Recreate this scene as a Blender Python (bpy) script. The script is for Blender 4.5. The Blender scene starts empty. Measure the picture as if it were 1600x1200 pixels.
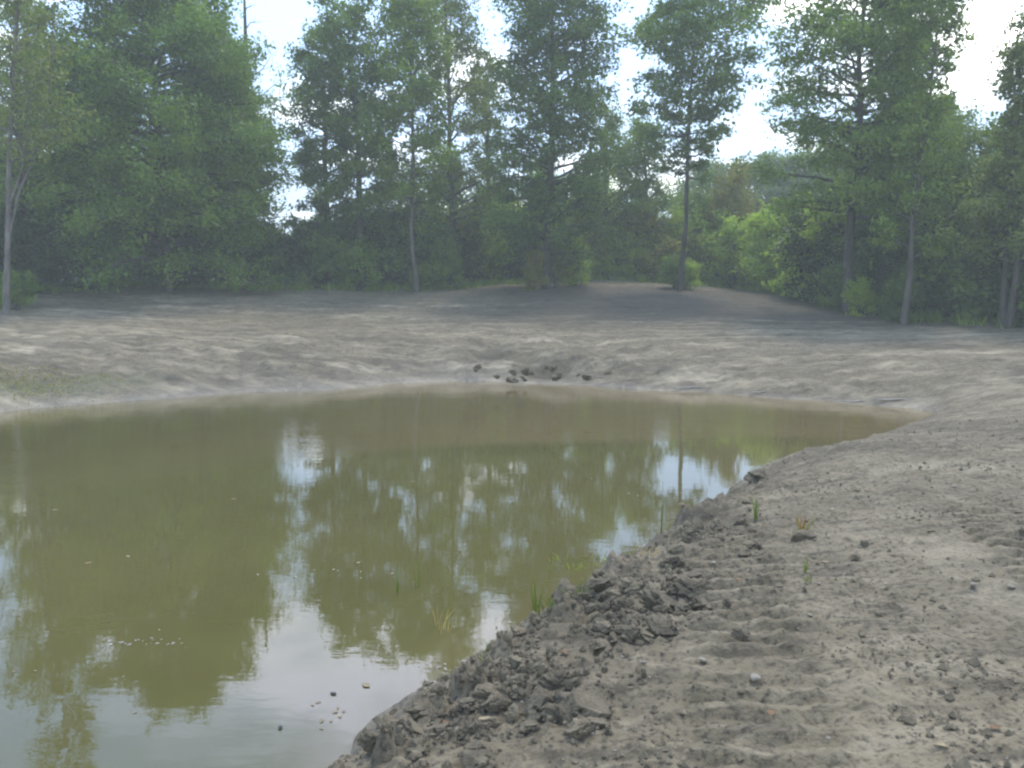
import bpy, math, random
import numpy as np
R = math.radians
S = bpy.context.scene
COL = S.collection

# ------------------------------------------------------------------ camera
CAM_Z = 2.3
PITCH = R(6.75)
F = 1386.0                       # focal length in pixels of a 1600 px wide frame
cd = bpy.data.cameras.new('camera')
cam = bpy.data.objects.new('camera', cd); COL.objects.link(cam)
cam.location = (0, 0, CAM_Z); cam.rotation_euler = (R(90) - PITCH, 0, 0)
cd.sensor_width = 36; cd.lens = 36 * F / 1600
cd.clip_start = .05; cd.clip_end = 1500
cd.dof.use_dof = True; cd.dof.focus_distance = 9.0; cd.dof.aperture_fstop = 5.0
S.camera = cam
S.view_settings.view_transform = 'Standard'; S.view_settings.look = 'None'
S.view_settings.exposure = 0.26; S.view_settings.gamma = 1
S.render.engine = 'CYCLES'
cy = S.cycles
cy.max_bounces = 6; cy.diffuse_bounces = 3; cy.glossy_bounces = 2; cy.transmission_bounces = 4
cy.volume_bounces = 0; cy.transparent_max_bounces = 4
cy.pixel_filter_type = 'BLACKMAN_HARRIS'; cy.filter_width = 2.3
cy.use_denoising = True
cy.caustics_reflective = False; cy.caustics_refractive = False

# ------------------------------------------------------------------ sky and sun
SUN_EL, SUN_AZ = R(62), R(25)    # azimuth measured from +Y (view direction) towards +X
w = bpy.data.worlds.new('World'); S.world = w; w.use_nodes = True
nt = w.node_tree; nt.nodes.clear()
def N(nt, t, **k):
    n = nt.nodes.new(t)
    for a, b in k.items(): setattr(n, a, b)
    return n
L = nt.links.new
sky = N(nt, 'ShaderNodeTexSky', sky_type='NISHITA', sun_disc=False, sun_elevation=SUN_EL, sun_rotation=SUN_AZ)
sky.air_density = 1.3; sky.dust_density = 1.5
tc = N(nt, 'ShaderNodeTexCoord')
sep = N(nt, 'ShaderNodeSeparateXYZ'); L(tc.outputs['Generated'], sep.inputs[0])
def M(nt, op, a, b=None, c=None, clamp=False):
    n = nt.nodes.new('ShaderNodeMath'); n.operation = op; n.use_clamp = clamp
    for i, v in enumerate((a, b, c)):
        if v is None: continue
        if isinstance(v, (int, float)): n.inputs[i].default_value = v
        else: nt.links.new(v, n.inputs[i])
    return n.outputs[0]
zc = M(nt, 'ADD', M(nt, 'MAXIMUM', sep.outputs[2], 0.0), .16)
cmb = N(nt, 'ShaderNodeCombineXYZ')
L(M(nt, 'DIVIDE', sep.outputs[0], zc), cmb.inputs[0]); L(M(nt, 'DIVIDE', sep.outputs[1], zc), cmb.inputs[1])
cmb.inputs[2].default_value = 8.3
cn = N(nt, 'ShaderNodeTexNoise'); L(cmb.outputs[0], cn.inputs['Vector'])
cn.inputs['Scale'].default_value = 1.5; cn.inputs['Detail'].default_value = 7; cn.inputs['Roughness'].default_value = .55
cn.inputs['Distortion'].default_value = .35
cr = N(nt, 'ShaderNodeValToRGB')
hi = N(nt, 'ShaderNodeMapRange'); L(sep.outputs[2], hi.inputs[0]); hi.inputs[1].default_value = .22; hi.inputs[2].default_value = .42; hi.inputs[3].default_value = 0; hi.inputs[4].default_value = .055
L(M(nt, 'SUBTRACT', cn.outputs['Fac'], hi.outputs[0]), cr.inputs[0])
cr.color_ramp.elements[0].position = .46; cr.color_ramp.elements[1].position = .61
cn2 = N(nt, 'ShaderNodeTexNoise'); L(cmb.outputs[0], cn2.inputs['Vector']); cn2.inputs['Scale'].default_value = .8
cn2.inputs['Detail'].default_value = 5
# cloud brightness: bright near the horizon in front, greyer higher up
lo = N(nt, 'ShaderNodeMapRange'); L(sep.outputs[2], lo.inputs[0])
lo.inputs[1].default_value = .50; lo.inputs[2].default_value = .95; lo.inputs[3].default_value = 1.0; lo.inputs[4].default_value = .40
cb = M(nt, 'MULTIPLY', lo.outputs[0], M(nt, 'MULTIPLY_ADD', cn2.outputs['Fac'], .9, .55))
cc = N(nt, 'ShaderNodeMix', data_type='RGBA', blend_type='MULTIPLY'); cc.inputs[0].default_value = 1
CLOUD = 27.0

tint = N(nt, 'ShaderNodeMix', data_type='RGBA')
tm = N(nt, 'ShaderNodeMapRange'); L(sep.outputs[2], tm.inputs[0]); tm.inputs[1].default_value = .28; tm.inputs[2].default_value = .45
L(tm.outputs[0], tint.inputs[0])
tint.inputs[6].default_value = (CLOUD, CLOUD * 1.0, CLOUD * 1.0, 1); tint.inputs[7].default_value = (CLOUD * .92, CLOUD * .98, CLOUD * 1.36, 1)
L(tint.outputs[2], cc.inputs[6])
L(cb, cc.inputs[7])
blu = N(nt, 'ShaderNodeMix', data_type='RGBA', blend_type='ADD'); blu.inputs[0].default_value = 1
L(sky.outputs[0], blu.inputs[6]); blu.inputs[7].default_value = (5.0, 7.4, 12.5, 1)
mx = N(nt, 'ShaderNodeMix', data_type='RGBA'); L(cr.outputs[0], mx.inputs[0])
L(blu.outputs[2], mx.inputs[6]); L(cc.outputs[2], mx.inputs[7])
bg = N(nt, 'ShaderNodeBackground'); bg.inputs[1].default_value = .1
L(mx.outputs[2], bg.inputs[0])
wo = N(nt, 'ShaderNodeOutputWorld'); L(bg.outputs[0], wo.inputs[0])

sl = bpy.data.lights.new('sun', 'SUN'); sl.energy = 2.2; sl.angle = R(12); sl.color = (1, .92, .76)
so = bpy.data.objects.new('sun', sl); COL.objects.link(so)
so.rotation_euler = (R(90) - SUN_EL, 0, math.pi - SUN_AZ)   # light comes from in front of the camera
so.location = (0, 0, 30)

# ------------------------------------------------------------------ helpers
cp, sp = math.cos(PITCH), math.sin(PITCH)
def at(px, py, z=0.0):
    """where the ray through a photo pixel meets the height z"""
    dx, dy = (px - 800) / F, (600 - py) / F
    d = (dx, cp + dy * sp, -sp + dy * cp)
    t = (z - CAM_Z) / d[2]
    return (d[0] * t, d[1] * t, z)
def col(px, Y, z=1.5):
    """world x of photo column px at distance Y"""
    return (px - 800) / F * (Y * cp - (z - CAM_Z) * sp)
def ztop(py, Y):
    dy = (600 - py) / F
    return CAM_Z + Y * (-sp + dy * cp) / (cp + dy * sp)

def hash2(ix, iy, s):
    h = (ix.astype(np.int64) * 374761393 + iy.astype(np.int64) * 668265263 + s * 1442695041) & 0xffffffff
    h = ((h ^ (h >> 13)) * 1274126177) & 0xffffffff
    h = h ^ (h >> 16)
    return (h & 0xffffff) / float(0xffffff)
def vn(x, y, s=0):
    ix, iy = np.floor(x), np.floor(y); fx, fy = x - ix, y - iy
    u = fx * fx * fx * (fx * (fx * 6 - 15) + 10); v = fy * fy * fy * (fy * (fy * 6 - 15) + 10)
    def g(a, b, dx, dy):
        t = hash2(ix + a, iy + b, s) * 6.2831853
        return np.cos(t) * dx + np.sin(t) * dy
    n00 = g(0, 0, fx, fy); n10 = g(1, 0, fx - 1, fy); n01 = g(0, 1, fx, fy - 1); n11 = g(1, 1, fx - 1, fy - 1)
    return ((n00 * (1 - u) + n10 * u) * (1 - v) + (n01 * (1 - u) + n11 * u) * v) * 1.4
def fbm(x, y, o=4, s=0, g=.5):
    r = 0; a = 1; f = 1
    for i in range(o):
        r = r + a * vn(x * f + 17.3 * i, y * f - 9.1 * i, s + i); a *= g; f *= 2.03
    return r
def crumbs(x, y, s, rmin=.15, rmax=.5, p=.6):
    """rounded lumps on a jittered lattice: 0..rmax"""
    ix, iy = np.floor(x), np.floor(y); out = np.zeros_like(x)
    for a in (-1, 0, 1):
        for b in (-1, 0, 1):
            jx, jy = ix + a, iy + b
            cx = jx + hash2(jx, jy, s); cy_ = jy + hash2(jx, jy, s + 1)
            rr = rmin + (rmax - rmin) * hash2(jx, jy, s + 2) ** 2
            on = hash2(jx, jy, s + 3) < p
            d = np.hypot((x - cx) * (1 + .5 * hash2(jx, jy, s + 4)), y - cy_)
            h = np.sqrt(np.maximum(0, rr * rr - d * d)) * on
            out = np.maximum(out, h)
    return out
def ss(a, b, x):
    t = np.clip((x - a) / (b - a), 0, 1); return t * t * (3 - 2 * t)

# ------------------------------------------------------------------ terrain
near = [at(*p, .03)[:2] for p in ((522, 1200), (560, 1150), (625, 1098), (700, 1060), (745, 1022), (800, 990), (850, 955),
        (915, 915), (960, 885), (1020, 845), (1085, 805), (1140, 772), (1165, 748), (1200, 728), (1250, 716), (1310, 704), (1370, 686), (1430, 662), (1465, 645))]
far = [at(*p, 0)[:2] for p in ((1440, 640), (1350, 633), (1270, 626), (1180, 621), (1090, 613), (1000, 609), (930, 603), (860, 600),
       (780, 597), (700, 596), (620, 600), (560, 605), (500, 610), (400, 613), (300, 620), (210, 627), (120, 633), (50, 639), (0, 646))]
poly = np.array([(-5.5, -4), (-4.2, -1.6), (-2.9, .6), (-1.9, 2.2)] + near + far +
                [(-11.5, 14.0), (-15, 11.5), (-18, 8), (-19, 3), (-17, -2), (-12, -5)])
def sdist(x, y):
    x = np.asarray(x, float); y = np.asarray(y, float)
    d2 = np.full(x.shape, 1e9); ins = np.zeros(x.shape, bool)
    n = len(poly)
    for i in range(n):
        ax, ay = poly[i]; bx, by = poly[(i + 1) % n]
        ex, ey = bx - ax, by - ay; px, py = x - ax, y - ay
        t = np.clip((px * ex + py * ey) / (ex * ex + ey * ey), 0, 1)
        d2 = np.minimum(d2, (px - ex * t) ** 2 + (py - ey * t) ** 2)
        cnd = (ay > y) != (by > y)
        if ey != 0: ins ^= cnd & (x < ax + (y - ay) / ey * ex)
    return np.where(ins, -1, 1) * np.sqrt(d2)

TRACKS = [((.80, 2.3), (1.62, 6.6), .28), ((2.55, 2.3), (3.75, 7.2), .28), ((4.6, 3.2), (6.3, 9.5), .28)]
def height(x, y, detail=True):
    x = np.asarray(x, float); y = np.asarray(y, float)
    dcam = np.hypot(x, y)
    sd = sdist(x, y)
    sd = sd + .07 * vn(x * 2.1, y * 2.1, 5) + .035 * vn(x * 6, y * 6, 6) + .12 * vn(x * .6, y * .6, 7) * ss(6, 14, dcam)
    out = np.maximum(sd, 0)
    wf = ss(9, 17, y - .25 * x)                       # far bank weight
    slope = .062 - .022 * ss(2, 12, x)
    hf = .48 * (1 - np.exp(-out / 1.5)) + slope * np.minimum(out, 19)
    hf = hf + .4 * ss(24, 34, y) * (1 - ss(9, 14, x) * .5) + .22 * np.exp(-(((x - 5) / 7) ** 2 + ((y - 38) / 5) ** 2))
    hn = .36 * (1 - np.exp(-out / .42)) + .38 * (1 - np.exp(-out / 3.2))
    h = hn * (1 - wf) + hf * wf
    h = np.where(sd < 0, -.9 * (1 - np.exp(sd / .9)), h)
    h = h + .05 * fbm(x * .35, y * .35, 3, 11) * ss(.3, 3, sd)
    if not detail: return h
    land = ss(-.05, .25, sd)
    nearw = 1 - ss(9, 16, dcam)
    TM = np.zeros_like(h); RB = np.zeros_like(h)
    for (ax, ay), (bx, by), hw in TRACKS:
        ex, ey = bx - ax, by - ay; ln = math.hypot(ex, ey); ex /= ln; ey /= ln
        u = (x - ax) * ex + (y - ay) * ey; v = (x - ax) * ey - (y - ay) * ex
        m = ss(hw + .05, hw - .03, np.abs(v + .03 * vn(u * 2, u * 0, 3))) * ss(-.3, .3, u) * ss(ln + .3, ln - .8, u)
        m = m * (.35 + .65 * ss(-.6, .1, vn(x * 1.1, y * 1.1, 8)))
        rib = np.abs(((u + .02 * vn(v * 4, u * 3, 9)) / .17) % 1 - .5) * 2
        RB = np.where(m > TM, ss(.40, .70, rib), RB); TM = np.maximum(TM, m)
    keepc = 1 - .8 * TM
    # general roughness
    h = h + land * (.022 * fbm(x * 1.7, y * 1.7, 4, 21) + .016 * fbm(x * 7, y * 7, 4, 31) * (1 - ss(8, 20, dcam) * .2))
    pt = ss(-.05, .45, fbm(x * 1.3, y * 1.3, 3, 77))
    h = h + land * nearw * keepc * (.16 * .30 * crumbs(x * 6, y * 6, 41, .08, .42, .35) * (.35 + .65 * pt) + .05 * crumbs(x * 15, y * 15, 51, .1, .5, .6) + .012 * crumbs(x * 38, y * 38, 61, .1, .5, .6))
    # lumpy push-up along the near water's edge
    edge = np.exp(-((sd - .45) / (.36 + .12 * vn(x * .9, y * .9, 72))) ** 2) * (1 - ss(7.5, 10.5, y)) * ss(-.6, .4, y - 2)
    lump = .5 + .9 * vn(x * 1.1 + 3, y * 1.1, 71)
    h = h + edge * (.06 * lump + .05 * fbm(x * 3.2, y * 3.2, 4, 81) + .40 * crumbs(x * 3.3, y * 3.3, 91, .1, .48, .6) * ss(-.1, .5, lump) * (1 + .5 * fbm(x * 9, y * 9, 3, 92)) + .16 * crumbs(x * 8, y * 8, 95, .1, .5, .7))
    h = h - TM * .03 + TM * .058 * RB * (.75 + .5 * vn(x * 3, y * 3, 13))
    # the torn, gullied part of the far bank
    fb = wf * ss(.1, .8, sd)
    torn = fb * np.exp(-(np.maximum(sd - 3, 0) / 3.0) ** 2) * (1 - ss(2.2, 5, x) * .72)
    q = fbm(x * 1.0, y * .8, 4, 101)
    h = h + torn * (.07 * q + .11 * np.round((fbm(x * .55 + y * .5, y * .9, 3, 111)) * 4) / 4 * .8 + .035 * crumbs(x * 1.7, y * 1.7, 121, .1, .5, .5))
    h = h + fb * (.028 * fbm(x * .13 + y * .02, y * 2.6, 4, 131) * ss(2, 5, sd) + .030 * np.maximum(0, fbm(x * .5, y * 2.2, 3, 141) - .15))
    h = h + fb * (1 - .45 * ss(2, 6, x)) * (.03 * crumbs(x * 3.1, y * 2.6, 161, .1, .5, .45) + .030 * fbm(x * 1.6, y * 3.6, 4, 171, .6))
    # raked lines running down to the water on the right of the far bank
    h = h + fb * ss(1.5, 4, x) * (1 - ss(3, 5.5, sd)) * .035 * fbm(x * 3.0, y * .5, 3, 151)
    # dug hole above the far shore, thrown earth beside it
    for hx, hy, rx, ry, dp in ((HOLE[0], HOLE[1], .55, .5, .30), (HOLE2[0], HOLE2[1], .5, .35, .16)):
        e = ((x - hx) / rx) ** 2 + ((y - hy) / ry) ** 2
        h = h - dp * np.exp(-e ** 1.6) + .5 * dp * np.exp(-(((x - hx) / rx / 1.4) ** 2 + ((y - hy - ry * 1.7) / ry) ** 2))
    return h
HOLE = at(868, 556, .55); HOLE2 = at(770, 548, .55)

def axis(lo, hi, f):
    a = [0.0]
    while a[-1] < hi: a.append(a[-1] + f(a[-1]))
    b = [0.0]
    while b[-1] > lo: b.append(b[-1] - f(b[-1]))
    return np.array(b[:0:-1] + a)
fx = lambda v: .019 if -1.3 < v < 2.6 else .026 if -3.2 < v < 4.5 else (min(.026 + .006 * (min(abs(v + 3.2), abs(v - 4.5))), .085) if abs(v) < 19 else .085 + .09 * (abs(v) - 19))
fy = lambda v: (.019 if v < 6.5 else .026 if v < 7.5 else .026 + .0035 * (v - 7.5)) if 2.2 < v < 38 else (.13 + .09 * (v - 38) if v >= 38 else .03 + .12 * (2.2 - v))
gx = axis(-230, 230, fx); gy = axis(-230, 260, fy)

def grid_mesh(name, gx, gy, Z, keep=None, attrs=()):
    nx, ny = len(gx), len(gy)
    X, Y = np.meshgrid(gx, gy)
    co = np.stack([X, Y, Z], -1).reshape(-1, 3)
    i = np.arange(nx * ny).reshape(ny, nx)
    q = np.stack([i[:-1, :-1], i[:-1, 1:], i[1:, 1:], i[1:, :-1]], -1).reshape(-1, 4)
    if keep is not None:
        k = keep.reshape(-1); q = q[k[q].all(1)]
        used = np.unique(q); m = -np.ones(nx * ny, int); m[used] = np.arange(len(used))
        q = m[q]; co = co[used]; attrs = [(n, a.reshape(-1)[used]) for n, a in attrs]
    return raw_mesh(name, co, q, attrs, smooth=True)
def raw_mesh(name, co, q, attrs=(), smooth=False, fattrs=()):
    me = bpy.data.meshes.new(name); q = np.asarray(q)
    me.vertices.add(len(co)); me.vertices.foreach_set('co', np.ascontiguousarray(co, dtype=np.float32).ravel())
    k = q.shape[1]
    me.loops.add(q.size); me.loops.foreach_set('vertex_index', q.astype(np.int32).ravel())
    me.polygons.add(len(q)); me.polygons.foreach_set('loop_start', np.arange(0, q.size, k, dtype=np.int32))
    me.polygons.foreach_set('use_smooth', np.full(len(q), smooth))
    for n, a in attrs:
        at_ = me.attributes.new(n, 'FLOAT', 'POINT'); at_.data.foreach_set('value', np.asarray(a, np.float32).ravel())
    for n, a in fattrs:
        at_ = me.attributes.new(n, 'FLOAT', 'FACE'); at_.data.foreach_set('value', np.asarray(a, np.float32).ravel())
    me.update(calc_edges=True)
    return me
def link(name, me, mat=None, parent=None):
    o = bpy.data.objects.new(name, me); COL.objects.link(o)
    if mat and not me.materials: me.materials.append(mat)
    if parent: o.parent = parent
    return o
def tag(o, label=None, cat=None, group=None, kind=None):
    if label: o['label'] = label
    if cat: o['category'] = cat
    if group: o['group'] = group
    if kind: o['kind'] = kind
    return o
def empty(name, loc, rz=0):
    o = bpy.data.objects.new(name, None); COL.objects.link(o); o.location = loc; o.rotation_euler = (0, 0, rz)
    o.empty_display_size = .3
    return o
def gz(x, y, detail=True): return float(height(np.array([x]), np.array([y]), detail)[0])

# ------------------------------------------------------------------ materials
def mat(name):
    m = bpy.data.materials.new(name); m.use_nodes = True
    nt = m.node_tree; p = nt.nodes['Principled BSDF']
    return m, nt, p
def noise(nt, vec, scale, detail=4, rough=.55, dist=0.0):
    n = nt.nodes.new('ShaderNodeTexNoise'); nt.links.new(vec, n.inputs['Vector'])
    n.inputs['Scale'].default_value = scale; n.inputs['Detail'].default_value = detail
    n.inputs['Roughness'].default_value = rough; n.inputs['Distortion'].default_value = dist
    return n.outputs['Fac']
def mixc(nt, f, a, b, blend='MIX'):
    n = nt.nodes.new('ShaderNodeMix'); n.data_type = 'RGBA'; n.blend_type = blend
    for i, v in ((0, f), (6, a), (7, b)):
        if isinstance(v, (int, float)): n.inputs[i].default_value = v
        elif isinstance(v, tuple): n.inputs[i].default_value = (*v, 1)
        else: nt.links.new(v, n.inputs[i])
    return n.outputs[2]
def mr(nt, v, a, b, c=0.0, d=1.0, smooth=False):
    n = nt.nodes.new('ShaderNodeMapRange'); nt.links.new(v, n.inputs[0])
    if smooth: n.interpolation_type = 'SMOOTHSTEP'
    for i, k in enumerate((a, b, c, d)): n.inputs[i + 1].default_value = k
    return n.outputs[0]
def attr(nt, name):
    n = nt.nodes.new('ShaderNodeAttribute'); n.attribute_name = name; return n.outputs['Fac']

def soil_mat():
    m, nt, p = mat('bare soil')
    geo = nt.nodes.new('ShaderNodeNewGeometry'); P = geo.outputs['Position']
    a = noise(nt, P, .9, 6); b = noise(nt, P, 5, 6, .65); c = noise(nt, P, 28, 4, .7); 
    mp = nt.nodes.new('ShaderNodeMapping'); nt.links.new(P, mp.inputs[0]); mp.inputs['Scale'].default_value = (.7, 1.6, 1)
    d2 = noise(nt, mp.outputs[0], 2.2, 5, .6)
    base = mixc(nt, mr(nt, a, .35, .65), (.128, .103, .060), (.190, .155, .093))
    base = mixc(nt, mr(nt, b, .5, .72), base, (.250, .206, .130))
    mp2 = nt.nodes.new('ShaderNodeMapping'); nt.links.new(P, mp2.inputs[0]); mp2.inputs['Scale'].default_value = (.42, 1.35, 1)
    e1 = noise(nt, mp2.outputs[0], 5.5, 5, .7); e2 = noise(nt, mp2.outputs[0], 2.0, 5, .65, .4)
    base = mixc(nt, mr(nt, e1, .49, .34, 0, .9), base, (.066, .053, .031))  # dark flecks, relief shading partly put into the soil colour
    base = mixc(nt, mr(nt, e2, .56, .68, 0, .6), base, (.292, .244, .158))
    base = mixc(nt, mr(nt, c, .52, .33), base, (.050, .040, .024))
    base = mixc(nt, M(nt, 'MULTIPLY', attr(nt, 'dry'), mr(nt, d2, .38, .62)), base, (.39, .330, .218))
    base = mixc(nt, M(nt, 'MULTIPLY', attr(nt, 'damp_dark'), .8), base, (.054, .043, .028))
    base = mixc(nt, M(nt, 'MULTIPLY', attr(nt, 'moss'), mr(nt, b, .35, .6)), base, (.12, .15, .045))
    base = mixc(nt, M(nt, 'MULTIPLY', attr(nt, 'litter'), mr(nt, c, .3, .6, .5, 1)), base, (.045, .045, .022))
    wet = attr(nt, 'wet')
    base = mixc(nt, M(nt, 'MULTIPLY', wet, .35), base, (.17, .15, .12))
    nt.links.new(base, p.inputs['Base Color'])
    nt.links.new(mr(nt, wet, 0, 1, .9, .28), p.inputs['Roughness'])
    p.inputs['Specular IOR Level'].default_value = .4
    bm_ = nt.nodes.new('ShaderNodeBump'); bm_.inputs['Strength'].default_value = .8; bm_.inputs['Distance'].default_value = .05
    hh = M(nt, 'ADD', M(nt, 'MULTIPLY', b, .8), M(nt, 'MULTIPLY', c, .35))
    nt.links.new(hh, bm_.inputs['Height']); nt.links.new(bm_.outputs[0], p.inputs['Normal'])
    return m
SOIL = soil_mat()

def clod_mat(name, c1, c2, scale=9):
    m, nt, p = mat(name)
    g = nt.nodes.new('ShaderNodeNewGeometry'); P = g.outputs['Position']
    n1 = noise(nt, P, scale, 5, .6); n2 = noise(nt, P, scale * 5, 3, .7)
    nt.links.new(mixc(nt, mr(nt, n1, .35, .65), c1, c2), p.inputs['Base Color'])
    p.inputs['Roughness'].default_value = .9
    bm_ = nt.nodes.new('ShaderNodeBump'); bm_.inputs['Strength'].default_value = .6; bm_.inputs['Distance'].default_value = .02
    nt.links.new(n2, bm_.inputs['Height']); nt.links.new(bm_.outputs[0], p.inputs['Normal'])
    return m
CLOD = clod_mat('moist dark clod', (.072, .058, .034), (.160, .131, .079))
CR = clod_mat('crumbled soil', (.090, .072, .043), (.21, .172, .104), 6)
STONE = clod_mat('pale stone', (.22, .19, .135), (.42, .37, .28), 60)
DRYLEAF = clod_mat('dry tan leaf', (.24, .18, .09), (.40, .32, .19), 25)
BROWNLEAF = clod_mat('dry brown leaf', (.15, .085, .04), (.24, .145, .07), 25)
DARKBIT = clod_mat('dark wet debris', (.03, .025, .02), (.06, .05, .04), 25)
STICK = clod_mat('bleached wood', (.24, .21, .17), (.44, .40, .33), 12)

def water_mat():
    m, nt, p = mat('murky pond water')
    g = nt.nodes.new('ShaderNodeNewGeometry'); P = g.outputs['Position']
    n = noise(nt, P, .35, 4)
    silt = attr(nt, 'silt')
    c = mixc(nt, mr(nt, n, .35, .65), (.086, .076, .022), (.106, .094, .031))
    c = mixc(nt, silt, c, (.160, .118, .052))
    nt.links.new(c, p.inputs['Base Color'])
    p.inputs['IOR'].default_value = 1.5; p.inputs['Roughness'].default_value = .015
    rip = attr(nt, 'ripple')
    mp = nt.nodes.new('ShaderNodeMapping'); nt.links.new(P, mp.inputs[0]); mp.inputs['Scale'].default_value = (1.0, 1.8, 1)
    a = noise(nt, mp.outputs[0], 7, 3, .5); b = noise(nt, mp.outputs[0], 1.6, 2, .5)
    bm_ = nt.nodes.new('ShaderNodeBump'); bm_.inputs['Distance'].default_value = .02
    nt.links.new(M(nt, 'ADD', a, M(nt, 'MULTIPLY', b, 1.2)), bm_.inputs['Height'])
    nt.links.new(mr(nt, rip, 0, 1, .022, .16), bm_.inputs['Strength'])
    nt.links.new(bm_.outputs[0], p.inputs['Normal'])
    return m
WATER = water_mat()

def leaf_mat(name, dark, light, trans=.38, tcol=None):
    m, nt, p = mat(name)
    r = attr(nt, 'tone')
    oi = nt.nodes.new('ShaderNodeObjectInfo')
    v = M(nt, 'ADD', M(nt, 'MULTIPLY', r, .8), M(nt, 'MULTIPLY', oi.outputs['Random'], .2))
    c = mixc(nt, v, dark, light)
    nt.links.new(c, p.inputs['Base Color']); p.inputs['Roughness'].default_value = .55
    p.inputs['Specular IOR Level'].default_value = .35
    t = nt.nodes.new('ShaderNodeBsdfTranslucent')
    nt.links.new(mixc(nt, 1.0, c, (1.25, 1.35, .7), 'MULTIPLY'), t.inputs[0])
    mxs = nt.nodes.new('ShaderNodeMixShader'); mxs.inputs[0].default_value = trans
    out = nt.nodes['Material Output']
    nt.links.new(p.outputs[0], mxs.inputs[1]); nt.links.new(t.outputs[0], mxs.inputs[2]); nt.links.new(mxs.outputs[0], out.inputs[0])
    return m
LEAF = {
    'green': leaf_mat('green leaves', (0.067, 0.139, 0.021), (0.232, 0.345, 0.050)),
    'dark': leaf_mat('dark green leaves', (0.056, 0.111, 0.022), (0.183, 0.273, 0.050)),
    'shadowed': leaf_mat('deep green shrub leaves', (0.022, 0.043, 0.009), (0.067, 0.101, 0.017), .25),  # shade under the canopy is put into this darker leaf colour
    'grey': leaf_mat('grey green leaves', (0.098, 0.139, 0.034), (0.262, 0.309, 0.071)),
    'mid': leaf_mat('mid green leaves', (0.081, 0.149, 0.024), (0.256, 0.350, 0.053)),
    'lime': leaf_mat('yellow green leaves', (0.228, 0.334, 0.036), (0.439, 0.557, 0.078), .42),  # yellow-green leaves, lightened in colour to stand for sunlight in the clearing
    'olive': leaf_mat('olive leaves', (0.146, 0.154, 0.028), (0.317, 0.278, 0.062), .4),
    'rust': leaf_mat('rusty leaves', (0.171, 0.067, 0.022), (0.317, 0.144, 0.037), .4),
    'grass': leaf_mat('grass blades', (0.085, 0.134, 0.019), (0.183, 0.227, 0.037), .35),
    'straw': leaf_mat('dry straw', (0.342, 0.237, 0.074), (0.561, 0.412, 0.155), .3),
}
def bark(name, c1, c2):
    m, nt, p = mat(name)
    g = nt.nodes.new('ShaderNodeTexCoord'); mp = nt.nodes.new('ShaderNodeMapping')
    nt.links.new(g.outputs['Object'], mp.inputs[0]); mp.inputs['Scale'].default_value = (1, 1, .35)
    n = noise(nt, mp.outputs[0], 7, 5, .65)
    nt.links.new(mixc(nt, mr(nt, n, .38, .62), c1, c2), p.inputs['Base Color']); p.inputs['Roughness'].default_value = .9
    b = nt.nodes.new('ShaderNodeBump'); b.inputs['Distance'].default_value = .03; nt.links.new(n, b.inputs['Height'])
    nt.links.new(b.outputs[0], p.inputs['Normal'])
    return m
BARK = {'dark': bark('dark bark', (.035, .030, .024), (.09, .075, .06)),
        'pale': bark('pale grey bark', (.095, .082, .068), (.20, .178, .15)),
        'grey': bark('grey bark', (.062, .053, .042), (.125, .108, .086))}

# ------------------------------------------------------------------ ground sheet
GX, GY = np.meshgrid(gx, gy)
GH = height(GX, GY)
SDG = sdist(GX, GY)
n1 = fbm(GX * .8, GY * .8, 4, 201); n2 = fbm(GX * .5, GY * 2.4, 4, 211)
# darker earth below the tree line (centre and right), long streaks
damp_dark = ss(25, 28.5, GY + 1.2 * n2 + .10 * GX) * (1 - ss(34.5, 37, GY + .8 * n1)) * ss(-3.5, 1.5, GX + n1) * (1 - .6 * ss(13, 17, GX)) * (.75 + .25 * ss(-.4, .3, n2)) * 1.15
damp_dark = np.maximum(damp_dark, .75 * np.exp(-((SDG - 1.1) / .8) ** 2) * (GY > 9) * (1 - ss(2, 6, GX)) * ss(-.25, .25, fbm(GX * 1.6, GY * 2.2, 5, 223, .6)))
damp_dark = np.maximum(damp_dark, .4 * ss(.15, .45, fbm(GX * 1.5, GY * 3.0, 4, 225, .6)) * (GY > 10) * np.exp(-(np.maximum(SDG - 3.5, 0) / 5) ** 2) * (1 - .6 * ss(3, 7, GX)))
damp_dark = np.clip(np.maximum(damp_dark, .45 * ss(.2, .6, fbm(GX * .45, GY * .7, 4, 221)) * ss(8, 14, GY)), 0, 1)
for (ax, ay), rr in (((HOLE[0], HOLE[1]), .6), ((HOLE2[0], HOLE2[1]), .5)):  # soil colour made darker in the two dug holes
    damp_dark = np.maximum(damp_dark, .9 * np.exp(-(((GX - ax) / rr) ** 2 + ((GY - ay) / .5) ** 2) ** 1.5))
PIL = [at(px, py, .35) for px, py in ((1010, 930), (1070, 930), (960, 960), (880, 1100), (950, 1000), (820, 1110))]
for ax, ay, _ in PIL: damp_dark = np.maximum(damp_dark, .9 * np.exp(-(((GX - ax) / .22) ** 2 + ((GY - ay) / .25) ** 2)) * ss(-.5, .3, fbm(GX * 5, GY * 5, 3, 233)))
damp_dark = np.maximum(damp_dark, .7 * np.exp(-((SDG - .4) / .35) ** 2) * (GY < 9) * ss(-.1, .5, fbm(GX * 2.5, GY * 2.5, 4, 231)))
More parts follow.
